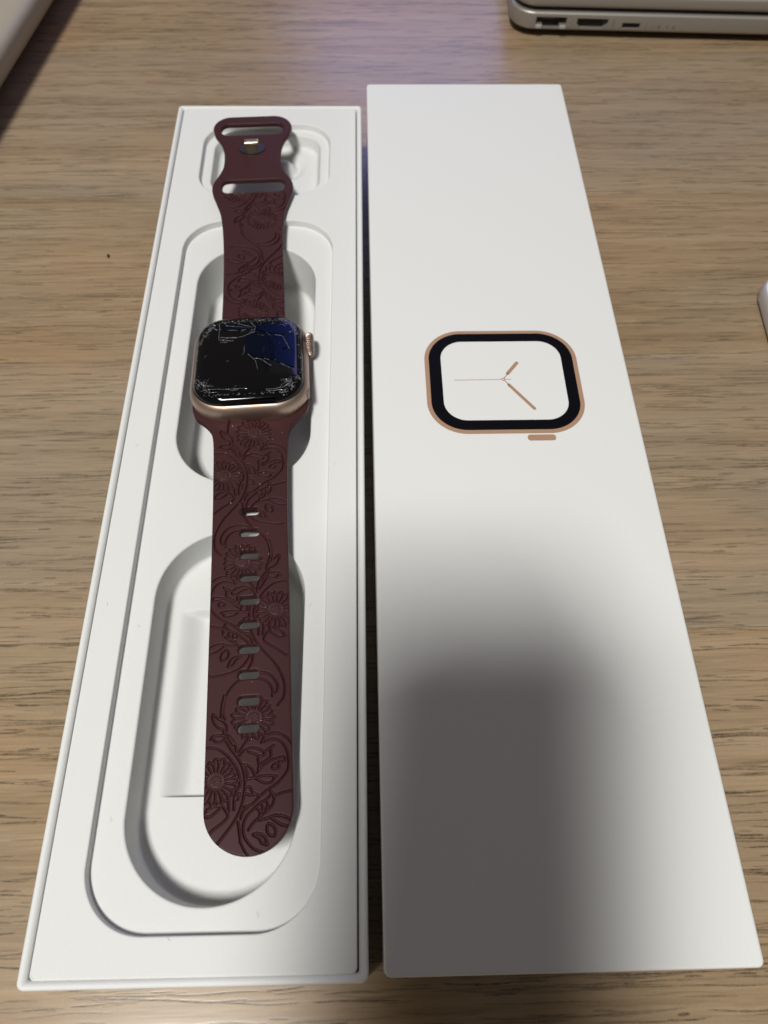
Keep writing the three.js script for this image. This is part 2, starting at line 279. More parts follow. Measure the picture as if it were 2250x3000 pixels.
// ---------------------------------------------------------------- the watch
const MOTIF = [
[-61,-59,-66,-33,-68,-5],
[-86,-16,-87,-7,-81,9,-71,18,-60,23,-61,34],
[-86,-16,-74,-4,-65,1,-55,12,-53,26],
[-89,43,-84,36,-71,35,-57,38],
[-85,41,-77,49,-64,49,-56,44],
[-57,29,-44,42,-34,58,-29,82],
[-50,42,-38,59],
[-2,45,-12,59,-23,75],
[-20,82,-26,89],
[-103,62,-88,62,-70,67,-52,81,-38,98,-27,117,-21,139,-22,152,-29,164,-33,179,-33,200],
[-54,50,-43,68,-27,89,-16,110,-10,139,-11,165,-15,188,-24,211,-36,230,-53,251,-72,274,-86,300,-94,324,-95,347,-91,364,-78,379],
[-21,84,-12,74,4,69,21,72,33,80],
[-3,77,10,82,24,89,33,87,33,80],
[33,80,44,74,55,67,48,77,48,91,37,100,28,105,24,112],
[24,89,19,94,21,105,20,118],
[26,59,33,47,46,40,64,39,80,47,91,58,99,72],
[33,57,46,53,62,54,75,63,84,80,88,101,86,123,74,140,57,155,37,166,22,178,6,192,-11,196],
[17,126,28,113,46,101,64,96,80,95,79,103,66,104],
[66,112,63,108,55,110,51,116,57,120,65,118,67,113],
[-13,105,-3,108,8,120,12,133],
[-13,105,-7,121,-3,135,11,136],
[-8,138,4,137],
[14,137,26,133,44,133,60,136],
[14,137,28,146,46,149,54,143,55,136],
[-7,153,2,155,8,167,22,174],
[-8,168,2,172,13,172],
[-61,167,-60,190],
[-46,173,-44,202],
[-56,194,-48,206,-46,214,-58,226,-75,237,-101,258],
[-99,210,-91,196,-76,190,-64,190],
[-99,210,-86,211,-71,202,-63,195],
[-24,167,-31,180],
[-21,167,-25,180],
[55,178,72,173,94,169],
[47,166,49,172,41,182,24,191,9,203,-4,215,-11,229,-13,244],
[47,166,54,178,53,193,45,203,32,213,26,218],
[39,190,41,197,37,205],
[28,195,30,202,26,207],
[17,201,24,209,22,219,9,231,-1,244],
[-18,220,-13,206,-4,198],
[-24,226,-21,241],
[22,226,41,223,56,219,73,221,92,230],
[50,225,62,234,77,241,95,242],
[40,237,39,248,45,258,56,261],
[43,234,54,241,58,252,56,261],
[9,254,19,253,32,259,40,275],
[11,256,22,263,28,273,40,278],
[-22,240,-20,251,-18,267],
[-13,243,-10,257,-1,271],
[-19,266,-10,284,3,304],
[-2,270,11,283,28,291,53,297,77,299,86,296],
[-66,354,-76,346,-79,334,-73,318,-59,302,-40,296,-19,298,3,307],
[-66,357,-66,340,-58,324,-42,313,-23,311,3,310,20,318,34,333,45,353,49,374,49,391,44,404]
];
const CRACKS = [
[-18,-40,-17,-8,-24,3],
[-7,-3,9,18,17,30,21,49,24,70],
[9,18,27,21,39,29,51,44,63,54],
[57,22,75,32,90,46,102,56,118,68],
[39,20,58,29],
[96,-71,105,-50,111,-31,118,-9,122,0,93,4],
[89,-53,83,-33],
[-97,-148,-94,-118,-95,-89,-95,-72],
[-96,-119,-65,-114,-41,-111],
[-92,-83,-69,-79,-40,-78],
[-96,-72,-64,-65,-49,-64],
[-91,-59,-69,-58],
[-40,-78,-22,-83,-4,-94,10,-101],
[10,-126,12,-99],
[10,-120,-22,-113,-53,-120],
[12,-99,27,-85,42,-81],
[12,-126,39,-121,70,-122,89,-125],
[13,-115,49,-107,73,-91],
[86,-98,99,-100],
[70,-83,88,-79,98,-73],
[99,-72,116,-69,127,-66],
[-145,107,-137,111,-127,123,-123,132],
[-118,142,-92,142,-60,145,-22,144,-2,147],
[-115,155,-86,155],
[48,159,65,160,86,158,100,161],
[48,153,74,153,97,147,112,139,122,134,125,146],
[115,134,125,147,120,158],
[136,99,144,111,148,117],
[127,43,133,44],
[-41,-144,-16,-132,9,-122],
[-78,-136,-41,-129,5,-120],
[33,-143,24,-131,13,-124],
[-4,-152,5,-137,10,-126],
[71,-141,52,-127,30,-124],
[-67,25,-59,28],
[-134,6,-126,-5]
];
{
  const th = 0.06, ct = Math.cos(BASE.a), st = Math.sin(BASE.a), u = 0.0020, v = -0.0125;
  const watch = thing('smartwatch', 'smartwatch with cracked black screen, gold case and burgundy floral band laid in the tray', 'watch', BASE.x + u * ct + v * st, HB, BASE.z - u * st + v * ct, BASE.a + th);
  // --- engraved bands: a fine skin whose relief comes from the traced lines
  const smooth = (flat, k = 0.1) => { const pts = []; for (let i = 0; i < flat.length; i += 2) pts.push(new THREE.Vector3(flat[i] * k, flat[i + 1] * k, 0)); return pts.length < 3 ? pts : new THREE.CatmullRomCurve3(pts, false, 'centripetal').getPoints((pts.length - 1) * 6); };
  function field(t0, t1, s0, s1, cell) {
    const nx = Math.ceil((t1 - t0) / cell) + 1, ny = Math.ceil((s1 - s0) / cell) + 1, d = new Float32Array(nx * ny);
    return {
      line(pts, w, depth) {
        for (let i = 0; i + 1 < pts.length; i++) {
          const ax = pts[i].x, ay = pts[i].y, bx = pts[i + 1].x - ax, by = pts[i + 1].y - ay, ll = bx * bx + by * by + 1e-9;
          for (let y = Math.max(0, Math.floor((Math.min(ay, ay + by) - w - s0) / cell)); y <= Math.min(ny - 1, Math.ceil((Math.max(ay, ay + by) + w - s0) / cell)); y++)
            for (let x = Math.max(0, Math.floor((Math.min(ax, ax + bx) - w - t0) / cell)); x <= Math.min(nx - 1, Math.ceil((Math.max(ax, ax + bx) + w - t0) / cell)); x++) {
              const px = t0 + x * cell - ax, py = s0 + y * cell - ay, q = clamp((px * bx + py * by) / ll, 0, 1), r = Math.hypot(px - q * bx, py - q * by) / w;
              if (r < 1) { const z = depth * (1 - r * r * r); if (z > d[y * nx + x]) d[y * nx + x] = z; }
            }
        }
      },
      at(t, s) {
        const x = clamp((t - t0) / cell, 0, nx - 1.001), y = clamp((s - s0) / cell, 0, ny - 1.001), i = Math.floor(x), j = Math.floor(y), fx = x - i, fy = y - j, o = j * nx + i;
        return (d[o] * (1 - fx) + d[o + 1] * fx) * (1 - fy) + (d[o + nx] * (1 - fx) + d[o + nx + 1] * fx) * fy;
      },
    };
  }
  const V = (x, y) => new THREE.Vector3(x, y, 0);
  function motif(f, s0, mirror, turn) {
    const put = (p) => { const x = mirror ? -1.38 - p.x : p.x, y = p.y; return turn ? V(-x + 1.0, s0 - y) : V(x, s0 + y); };
    for (const l of MOTIF) f.line(smooth(l).map(put), 0.25, 0.62);
    for (const [cx, cy] of [[0.8, 0], [-7.5, 13.8]]) {
      const R = 5.1, n = 19;
      for (let k = 0; k < n; k++) {
        const a = (k + 0.5 * hash2(k, 3, 1) * 0.5) / n * 2 * Math.PI, h = Math.PI / n * 0.92, Rk = R * (0.92 + 0.12 * hash2(k, Math.round(s0), 5)), pt = (r, b) => put(V(cx + r * Math.cos(b), cy + r * Math.sin(b)));
        f.line([pt(0.43 * R, a - h * 0.8), pt(0.62 * R, a - h), pt(0.80 * Rk, a - h * 0.92), pt(0.93 * Rk, a - h * 0.55), pt(Rk, a + h * 0.12), pt(0.92 * Rk, a + h * 0.6), pt(0.80 * Rk, a + h * 0.92)], 0.22, 0.52);
      }
      for (let k = 0; k < 26; k++) { const a = k / 26 * 2 * Math.PI; f.line([put(V(cx + 0.25 * R * Math.cos(a), cy + 0.25 * R * Math.sin(a))), put(V(cx + 0.37 * R * Math.cos(a), cy + 0.37 * R * Math.sin(a)))], 0.2, 0.2); }
      for (let k = 0; k < 24; k++) { const a = k * 2.4, r = 0.22 * R * Math.sqrt(k / 24), q = put(V(cx + r * Math.cos(a), cy + r * Math.sin(a))); f.line([q, q], 0.17, 0.16); }
    }
  }
  const hole = (o) => (t, s) => { const x = Math.abs(t - o.t) - (o.hw - o.r), y = Math.abs(s - o.s) - (o.hl - o.r); return Math.hypot(Math.max(x, 0), Math.max(y, 0)) + Math.min(Math.max(x, y), 0) - o.r; };
  // rows: list of s; half(s) half width; yTop(s), all in millimetres
  function band({ rows, half, axis, holes, relief, top, thick, round }) {
    const pos = [], idx = [], sd = holes.map(hole), N = 176, dmin = (t, s) => { let m = 1e9; for (const f of sd) m = Math.min(m, f(t, s)); return m; };
    const inside = [];
    for (let j = 0; j < rows.length; j++) {
      const s0 = rows[j], w = half(s0), dw = (half(s0 + 0.3) - half(s0 - 0.3)) / 0.6, cs = 1 / Math.hypot(1, dw), c = axis(s0);
      for (let i = 0; i <= N; i++) {
        let q = 2 * i / N - 1; q = q * (1.12 - 0.12 * q * q);         // columns gather at the edges
        let t = c + w * clamp(q, -1, 1), s = s0, h = dmin(t, s);
        if (Math.abs(h) < 0.11) { const e = 0.01, gx = (dmin(t + e, s) - dmin(t - e, s)) / (2 * e), gy = (dmin(t, s + e) - dmin(t, s - e)) / (2 * e), g = gx * gx + gy * gy + 1e-9; t -= h * gx / g; s -= h * gy / g; h = 0; }
        let e = Math.min((w - Math.abs(t - c)) * cs, h, (s - rows[0]) + 1e3 * 0, rows.capEnd ? Math.abs(s - rows[rows.capEnd === 'first' ? 0 : rows.length - 1]) : 1e9);
        e = clamp(e, 0, round);
        const k = 1 - e / round, drop = round * 0.75 * (1 - Math.sqrt(Math.max(0, 1 - k * k)));
        pos.push(t * mm, (top(s) - drop - (e > 0.05 ? relief.at(t, s) : 0)) * mm, s * mm); inside.push(h < -1e-4);
      }
    }
    const n1 = N + 1;
    for (let j = 0; j + 1 < rows.length; j++) for (let i = 0; i < N; i++) {
      const a = j * n1 + i, b = a + 1, c = a + n1, d = c + 1;
      for (const tri of [[a, c, b], [b, c, d]]) { if (tri.some((q) => inside[q])) continue; const ct_ = tri.reduce((m, q) => m + pos[3 * q], 0) / 3 / mm, cs_ = tri.reduce((m, q) => m + pos[3 * q + 2], 0) / 3 / mm; if (dmin(ct_, cs_) > -0.004) idx.push(...tri); }
    }
    const skin = geom(pos, idx), parts = [skin];
    // outer wall and underside
    const edge = []; for (let j = 0; j < rows.length; j++) edge.push([axis(rows[j]) + half(rows[j]), rows[j]]); for (let j = rows.length - 1; j >= 0; j--) edge.push([axis(rows[j]) - half(rows[j]), rows[j]]);
    const wall = (loop, flip) => { const y0 = round * 0.75; const ring = (dy) => loop.map(([t, s]) => [t * mm, (top(s) - dy) * mm, s * mm]); return loft([ring(y0), ring(thick - 0.25), ring(thick)], { flip }); };
    parts.push(wall(edge, false));
    const loops = holes.map((o) => rrect(o.hw, o.hl, o.r, 8, o.t, o.s));
    for (const l of loops) parts.push(wall(l, true));
    const thin = edge.filter((_, k) => k % 4 === 0 || k === edge.length - 1 || k === rows.length - 1 || k === rows.length || k === 0);
    const under = sheet(thin, loops, 0); { const p = under.attributes.position; for (let i = 0; i < p.count; i++) p.setXYZ(i, p.getX(i) * mm, (top(p.getZ(i)) - thick) * mm, p.getZ(i) * mm); under.computeVertexNormals(); }
    parts.push(under);
    return merge(parts);
  }
  const table = (list) => (s) => { let k = 0; while (k + 2 < list.length && s > list[k + 1][0]) k++; const [a, b] = [list[k], list[k + 1]], p = list[Math.max(0, k - 1)], n = list[Math.min(list.length - 1, k + 2)], t = clamp((s - a[0]) / (b[0] - a[0]), 0, 1), ma = (b[1] - p[1]) / Math.max(1e-6, b[0] - p[0]) * (b[0] - a[0]), mb = (n[1] - a[1]) / Math.max(1e-6, n[0] - a[0]) * (b[0] - a[0]); const t2 = t * t, t3 = t2 * t; return (2 * t3 - 3 * t2 + 1) * a[1] + (t3 - 2 * t2 + t) * ma + (-2 * t3 + 3 * t2) * b[1] + (t3 - t2) * mb; };
  const TILT = 8 * D2R, TOP = 2.4, THICK = 2.1, DS = 0.115;
  {                                                     // long half with the holes
    const body = table([[13, 16.9], [15.5, 16.6], [17.7, 15.6], [20.3, 12.9], [22.5, 11.4], [25, 10.7], [29, 10.35], [38, 10.15], [50, 9.95], [124.6, 9.85]]), tipS = 124.9, R = 9.85;
    const rows = []; for (let s = 13; s < tipS; s += DS) rows.push(s); for (let k = 0; k <= 90; k++) rows.push(tipS + R * Math.sin(k / 90 * 89.2 * D2R)); 
    const f = field(-17, 17, 12, 136, 0.1);
    motif(f, 24.3, false); motif(f, 64.6, true); motif(f, 105.1, false);
    const holes = []; for (let k = 0; k < 10; k++) holes.push({ t: -0.45, s: 49.7 + 6.41 * k, hw: 2.55, hl: 1.15, r: 1.0 });
    mesh('lower_band', band({ rows, half: (s) => (s <= tipS ? body(s) : Math.sqrt(Math.max(0, R * R - (s - tipS) ** 2))), axis: (s) => -0.35 + 0.2 * sstep(90, 134, s), holes, relief: f, top: (s) => TOP - 0.6 * sstep(45, 80, s) + 0.9 * sstep(92, 134, s), thick: THICK, round: 0.38 }), M.rubber, watch);
  }
  {                                                     // short half with the two loops
    const body = table([[-113.6, 14.4], [-110, 13.5], [-106, 11.5], [-102, 10.4], [-97, 10.05], [-92, 10.5], [-88, 12.0], [-85, 13.5], [-82, 14.15], [-79, 13.8], [-75, 12.6], [-70, 11.2], [-65, 10.5], [-58, 10.0], [-48, 9.75], [-30, 9.75], [-22.5, 9.8], [-18, 10], [-14, 11]]);
    const R = 6.8, sc = -113.6, rows = []; for (let k = 0; k <= 60; k++) rows.push(sc - R * Math.cos(k / 60 * 90 * D2R)); for (let s = sc + DS; s < -14; s += DS) rows.push(s); rows.capEnd = 'first';
    const f = field(-17, 17, -122, -13, 0.1), plain = field(-17, 17, -122, -13, 0.1);
    motif(f, -23.0, false, true); motif(f, -65.5, true, true);
    const relief = { at: (t, s) => (s < -78.6 ? plain.at(t, s) : f.at(t, s)) };
    const holes = [{ t: -0.3, s: -112.9, hw: 11.3, hl: 3.15, r: 2.7 }, { t: 0, s: -82.3, hw: 10.9, hl: 3.1, r: 2.3 }];
    const rise = (g) => { const p = g.attributes.position; for (let i = 0; i < p.count; i++) { const r = 2.6 * mm * sstep(-45, -125, p.getZ(i) / mm); p.setXYZ(i, p.getX(i), p.getY(i) + r, p.getZ(i) + 0.3 * r); } g.computeVertexNormals(); return g; };
    const bandGeo = (o) => { const g = mergeVertices(band(o).deleteAttribute('normal').deleteAttribute('uv'), 1e-7); return rise(g); };
    mesh('upper_band', bandGeo({ rows, half: (s) => (s >= sc ? body(s) : 14.4 - R + Math.sqrt(Math.max(0, R * R - (s - sc) ** 2))), axis: (s) => -0.2 + 0.4 * sstep(-70, -30, s), holes, relief, top: () => TOP - 0.4, thick: 1.6, round: 0.6 }), M.rubber, watch);
    const stud = mesh('clasp_stud', (() =>  { const g = new THREE.CylinderGeometry(4.5 * mm, 4.7 * mm, 0.7 * mm, 40); g.scale(1, 1, 0.72); g.translate(-0.3 * mm, (TOP - 0.3) * mm, -101.5 * mm); return rise(g); })(), M.pinSteel, watch);
    const st1 = new RoundedBoxGeometry(4.2 * mm, 3 * mm, 2.0 * mm, 3, 0.5 * mm); st1.translate(-0.3 * mm, (TOP + 1.0) * mm, -101.5 * mm); mesh('stud_stem', rise(st1), M.pinGold, stud);
    const st2 = new RoundedBoxGeometry(5.2 * mm, 0.9 * mm, 2.3 * mm, 3, 0.4 * mm); st2.translate(-0.3 * mm, (TOP + 2.5) * mm, -101.5 * mm); mesh('stud_head', rise(st2), M.pinGold, stud);
  }
  // --- case, tipped so that its near end rides up on the band
  const tip = (g) => { g.applyMatrix4(new THREE.Matrix4().makeTranslation(0, 2.6 * mm, 0.7 * mm).multiply(new THREE.Matrix4().makeRotationX(-TILT)).multiply(new THREE.Matrix4().makeTranslation(0, -2.6 * mm, -0.7 * mm))); return g; };
  const C = { cx: -0.4 * mm, cz: -0.05 * mm };
  mesh('case', tip(boxUV(rim(0.01735, 0.0200, 0.0104, P([[6, -3.1], [3.4, -3.0], [1.9, -2.4], [0.9, -1.2], [0.3, 0.2], [0.05, 1.4], [0, 2.3], [0.06, 3.1], [0.26, 3.9], [0.6, 4.55], [0.95, 4.95], [1.2, 5.12], [1.36, 5.14], [1.42, 4.6]]), { ...C, n: 24, capFirst: true }))), M.caseGold, watch);
  const glass = mesh('cover_glass', tip(rim(0.01735, 0.0200, 0.0104, P([[1.44, 4.6], [1.44, 5.25], [1.52, 5.75], [1.72, 6.25], [2.05, 6.68], [2.55, 7.05], [3.2, 7.33], [4.0, 7.5], [5.0, 7.58], [6.2, 7.6]]), { ...C, n: 24, capLast: true })), M.glass, watch);
  // crown with a milled edge, on the side away from the tray's middle
  {
    const n = 304, ring = (r, x, k) => Array.from({ length: n }, (_, i) => { const a = i / n * 2 * Math.PI, q = r * (1 - k * (0.5 + 0.5 * Math.cos(30 * a))); return [x * mm, q * Math.cos(a) * mm, q * Math.sin(a) * mm]; });
    const g = loft([ring(2.6, -0.6, 0), ring(2.8, 0.25, 0), ring(3.2, 0.3, 0), ring(3.6, 0.5, 0.08), ring(3.8, 0.95, 0.13), ring(3.85, 1.5, 0.13), ring(3.75, 2.05, 0.13), ring(3.5, 2.45, 0.08), ring(3.0, 2.75, 0), ring(2.3, 2.86, 0), ring(1, 2.9, 0)], { capLast: true });
    g.translate(15.9 * mm, 2.6 * mm, -8.6 * mm); mesh('crown', tip(g), M.caseTrim, watch);
    const b = new RoundedBoxGeometry(0.9 * mm, 2.6 * mm, 9.2 * mm, 4, 0.44 * mm); b.translate(16.42 * mm, 2.3 * mm, 8.8 * mm); mesh('side_button', tip(b), M.caseTrim, watch);
  }
  // --- broken display under the glass: pieces of the panel, each tipped a little its own way
  const Y = 7.62;
  const piece = (pts, lean) => {                        // pts [t, s]; lean [dy/dt, dy/ds] about the piece's middle
    const c = pts.reduce((m, p) => [m[0] + p[0] / pts.length, m[1] + p[1] / pts.length], [0, 0]), ys = pts.map(([t, s]) => (t - c[0]) * lean[0] + (s - c[1]) * lean[1]), lo = Math.min(...ys);
    const topR = pts.map(([t, s], k) => [t * mm, (Y + ys[k] - lo + 0.012) * mm, s * mm]), low = pts.map(([t, s]) => [t * mm, (Y - 0.1) * mm, s * mm]);
    mesh('display_piece', tip(loft([low, topR], { capLast: true, flip: true })), M.panel, glass);
  };
  piece([[-8.6, -13.4], [-3.5, -13.5], [1.1, -13.2], [1.1, -11.5], [-4, -11.2], [-9.2, -11.6]], [0.0, 0.03]);
  piece([[1.3, -13.2], [7.5, -13.4], [11.6, -12.9], [12.6, -10.2], [9.6, -8.4], [5.2, -9.4], [1.3, -11.2]], [-0.008, 0.02]);
  piece([[9.9, -7.9], [12.9, -9.6], [13.2, -7.4], [13.2, 0.4], [11.5, -2.6]], [-0.005, 0.02]);
  piece([[5.3, -9.1], [9.5, -7.8], [11.2, -2.5], [9.3, -1.9], [12.6, -1.3], [13.2, 0.7], [13.0, 6.7], [9.0, 4.6], [7.4, 3.5], [7.9, -1.2]], [-0.004, 0.012]);
  piece([[1.9, -10.3], [5.1, -9.1], [7.7, -1.2], [7.2, 3.3], [5.7, 2.5], [3.6, 2.0], [4.4, -3.5]], [0.012, 0.008]);
  piece([[-1.6, -8.2], [1.7, -10.4], [4.2, -3.5], [3.4, 1.9], [2.2, 1.6], [-0.9, -0.3]], [0.03, 0.006]);
  // --- cracks: slivers of glass standing in the broken lines, and chips along the rim
  const slivers = [], sliver = (x, z, y, len, wid, ang, hgt) => { const c = Math.cos(ang), s = Math.sin(ang), p = (a, b, h) => [(x + a * c - b * s) * mm, (y + h) * mm, (z + a * s + b * c) * mm]; const q = [p(-len / 2, 0, 0), p(0, wid / 2, 0), p(len / 2, 0, 0), p(0, -wid / 2, 0), p(rr(-0.2, 0.2) * len, 0, hgt)]; slivers.push(geom(q.flat(), [0, 1, 4, 1, 2, 4, 2, 3, 4, 3, 0, 4]).toNonIndexed()); slivers[slivers.length - 1].computeVertexNormals(); };
  const rays = [];
  for (const [x, z, n, a0, a1, r] of [[1.3, -13.0, 9, 0.1, 3.0, 5.5], [11.8, -10.6, 10, 1.2, 5.2, 3.6], [-11.5, -13.0, 8, 0.2, 3.3, 3.2], [12.2, 12.4, 9, 1.8, 5.0, 3.4], [-13.0, 12.6, 8, -1.9, 1.2, 3.0], [-4, 15.2, 5, -2.9, -0.2, 2.0]])
    for (let k = 0; k < n; k++) { let a = a0 + (a1 - a0) * (k + rnd()) / n, px = x, pz = z; const l = [px * 10, pz * 10]; for (let i = 0, m = 2 + Math.floor(rnd() * 3); i < m; i++) { const q = r * rr(0.12, 0.4); a += rr(-0.4, 0.4); px += q * Math.cos(a); pz += q * Math.sin(a); l.push(px * 10, pz * 10); } rays.push(l); }
  const ridge = (pts, w) => {                           // one unbroken raised edge along a crack
    const pos = [], idx = [];
    pts.forEach(([x, z], i) => {
      const a = pts[Math.max(0, i - 1)], b = pts[Math.min(pts.length - 1, i + 1)], l = Math.hypot(b[0] - a[0], b[1] - a[1]) + 1e-6, nx = -(b[1] - a[1]) / l, nz = (b[0] - a[0]) / l, k = w * rr(0.35, 1.0) * (i === 0 || i === pts.length - 1 ? 0.25 : 1), off = rr(-0.3, 0.3) * k;
      pos.push((x + nx * k / 2) * mm, (Y + 0.01) * mm, (z + nz * k / 2) * mm, (x + nx * off) * mm, (Y + 0.02 + k * rr(0.2, 0.7)) * mm, (z + nz * off) * mm, (x - nx * k / 2) * mm, (Y + 0.01) * mm, (z - nz * k / 2) * mm);
      if (i) { const o = 3 * i; idx.push(o - 3, o - 2, o, o, o - 2, o + 1, o - 2, o - 1, o + 1, o + 1, o - 1, o + 2); }
    });
    const g = geom(pos, idx).toNonIndexed(); g.computeVertexNormals(); slivers.push(g);
  };
  [...CRACKS, ...rays].forEach((l, n) => {
    const pts = []; for (let i = 0; i + 3 < l.length; i += 2) { const L = Math.hypot(l[i + 2] - l[i], l[i + 3] - l[i + 1]) * 0.1, m = Math.max(1, Math.round(L / 0.3)); for (let k = 0; k < m; k++) pts.push([(l[i] + (l[i + 2] - l[i]) * k / m) * 0.1 + rr(-0.04, 0.04), (l[i + 1] + (l[i + 3] - l[i + 1]) * k / m) * 0.1 + rr(-0.04, 0.04)]); }
    pts.push([l[l.length - 2] * 0.1, l[l.length - 1] * 0.1]);
    ridge(pts, n < CRACKS.length ? 0.115 : 0.075);
  });
  mesh('cracks', tip(merge(slivers)), M.crack, glass).userData.kind = 'stuff';
  slivers.length = 0;
  const zones = [[-15.2, -5.5, -11.6, -14.6, 1.5, 95], [-11.6, -14.6, 0, -15.8, 0.9, 50], [0, -15.8, 11, -15.2, 1.2, 90], [10, -13.4, 14.2, -8.5, 1.9, 90], [14.3, -8, 15, 10, 0.7, 40], [14.4, 10, 10, 16.3, 1.4, 70], [10, 16.3, -11, 16.6, 0.5, 45], [-11.5, 15.8, -15.4, 9, 1.5, 75], [-15.6, 9, -15.6, -5, 0.5, 18]];
  for (const [x0, z0, x1, z1, spread, n] of zones) for (let k = 0; k < n * 0.85; k++) {
    const q = rnd(), x = x0 + (x1 - x0) * q + (rnd() + rnd() - 1) * spread, z = z0 + (z1 - z0) * q + (rnd() + rnd() - 1) * spread;
    const ax = Math.abs(x + 0.4), az = Math.abs(z + 0.05), cxr = 17.35 - 10.4, czr = 20.0 - 10.4, dx = Math.max(0, ax - cxr), dz = Math.max(0, az - czr), ins = ax > cxr && az > czr ? 10.4 - Math.hypot(dx, dz) : Math.min(17.35 - ax, 20.0 - az);
    if (ins < 1.7) continue;
    const prof = [[1.72, 6.25], [2.05, 6.68], [2.55, 7.05], [3.2, 7.33], [4.0, 7.5], [5.0, 7.58], [6.2, 7.6], [30, 7.6]]; let y = 7.6; for (let i = 0; i + 1 < prof.length; i++) if (ins >= prof[i][0] && ins < prof[i + 1][0]) y = prof[i][1] + (prof[i + 1][1] - prof[i][1]) * (ins - prof[i][0]) / (prof[i + 1][0] - prof[i][0]);
    sliver(x, z, y - 0.03, rr(0.25, 1.1), rr(0.08, 0.34), rnd() * 6.28, rr(0.04, 0.16));
  }
  mesh('glass_chips', tip(merge(slivers)), M.shard, glass).userData.kind = 'stuff';
  // crumbs of glass and dust on the rubber
  const dots = []; for (let k = 0; k < 34; k++) { const g = new THREE.TetrahedronGeometry(rr(0.07, 0.17) * mm, 0); const s = k < 18 ? rr(20, 42) : rr(42, 128); g.rotateX(rnd() * 6); g.rotateY(rnd() * 6); g.translate(rr(-9, 9) * mm, (TOP + 0.04 - 0.6 * sstep(45, 80, s) + 0.9 * sstep(92, 134, s)) * mm, s * mm); dots.push(g); }
  mesh('dust_specks', merge(dots), M.dust, watch).userData.kind = 'stuff';
}

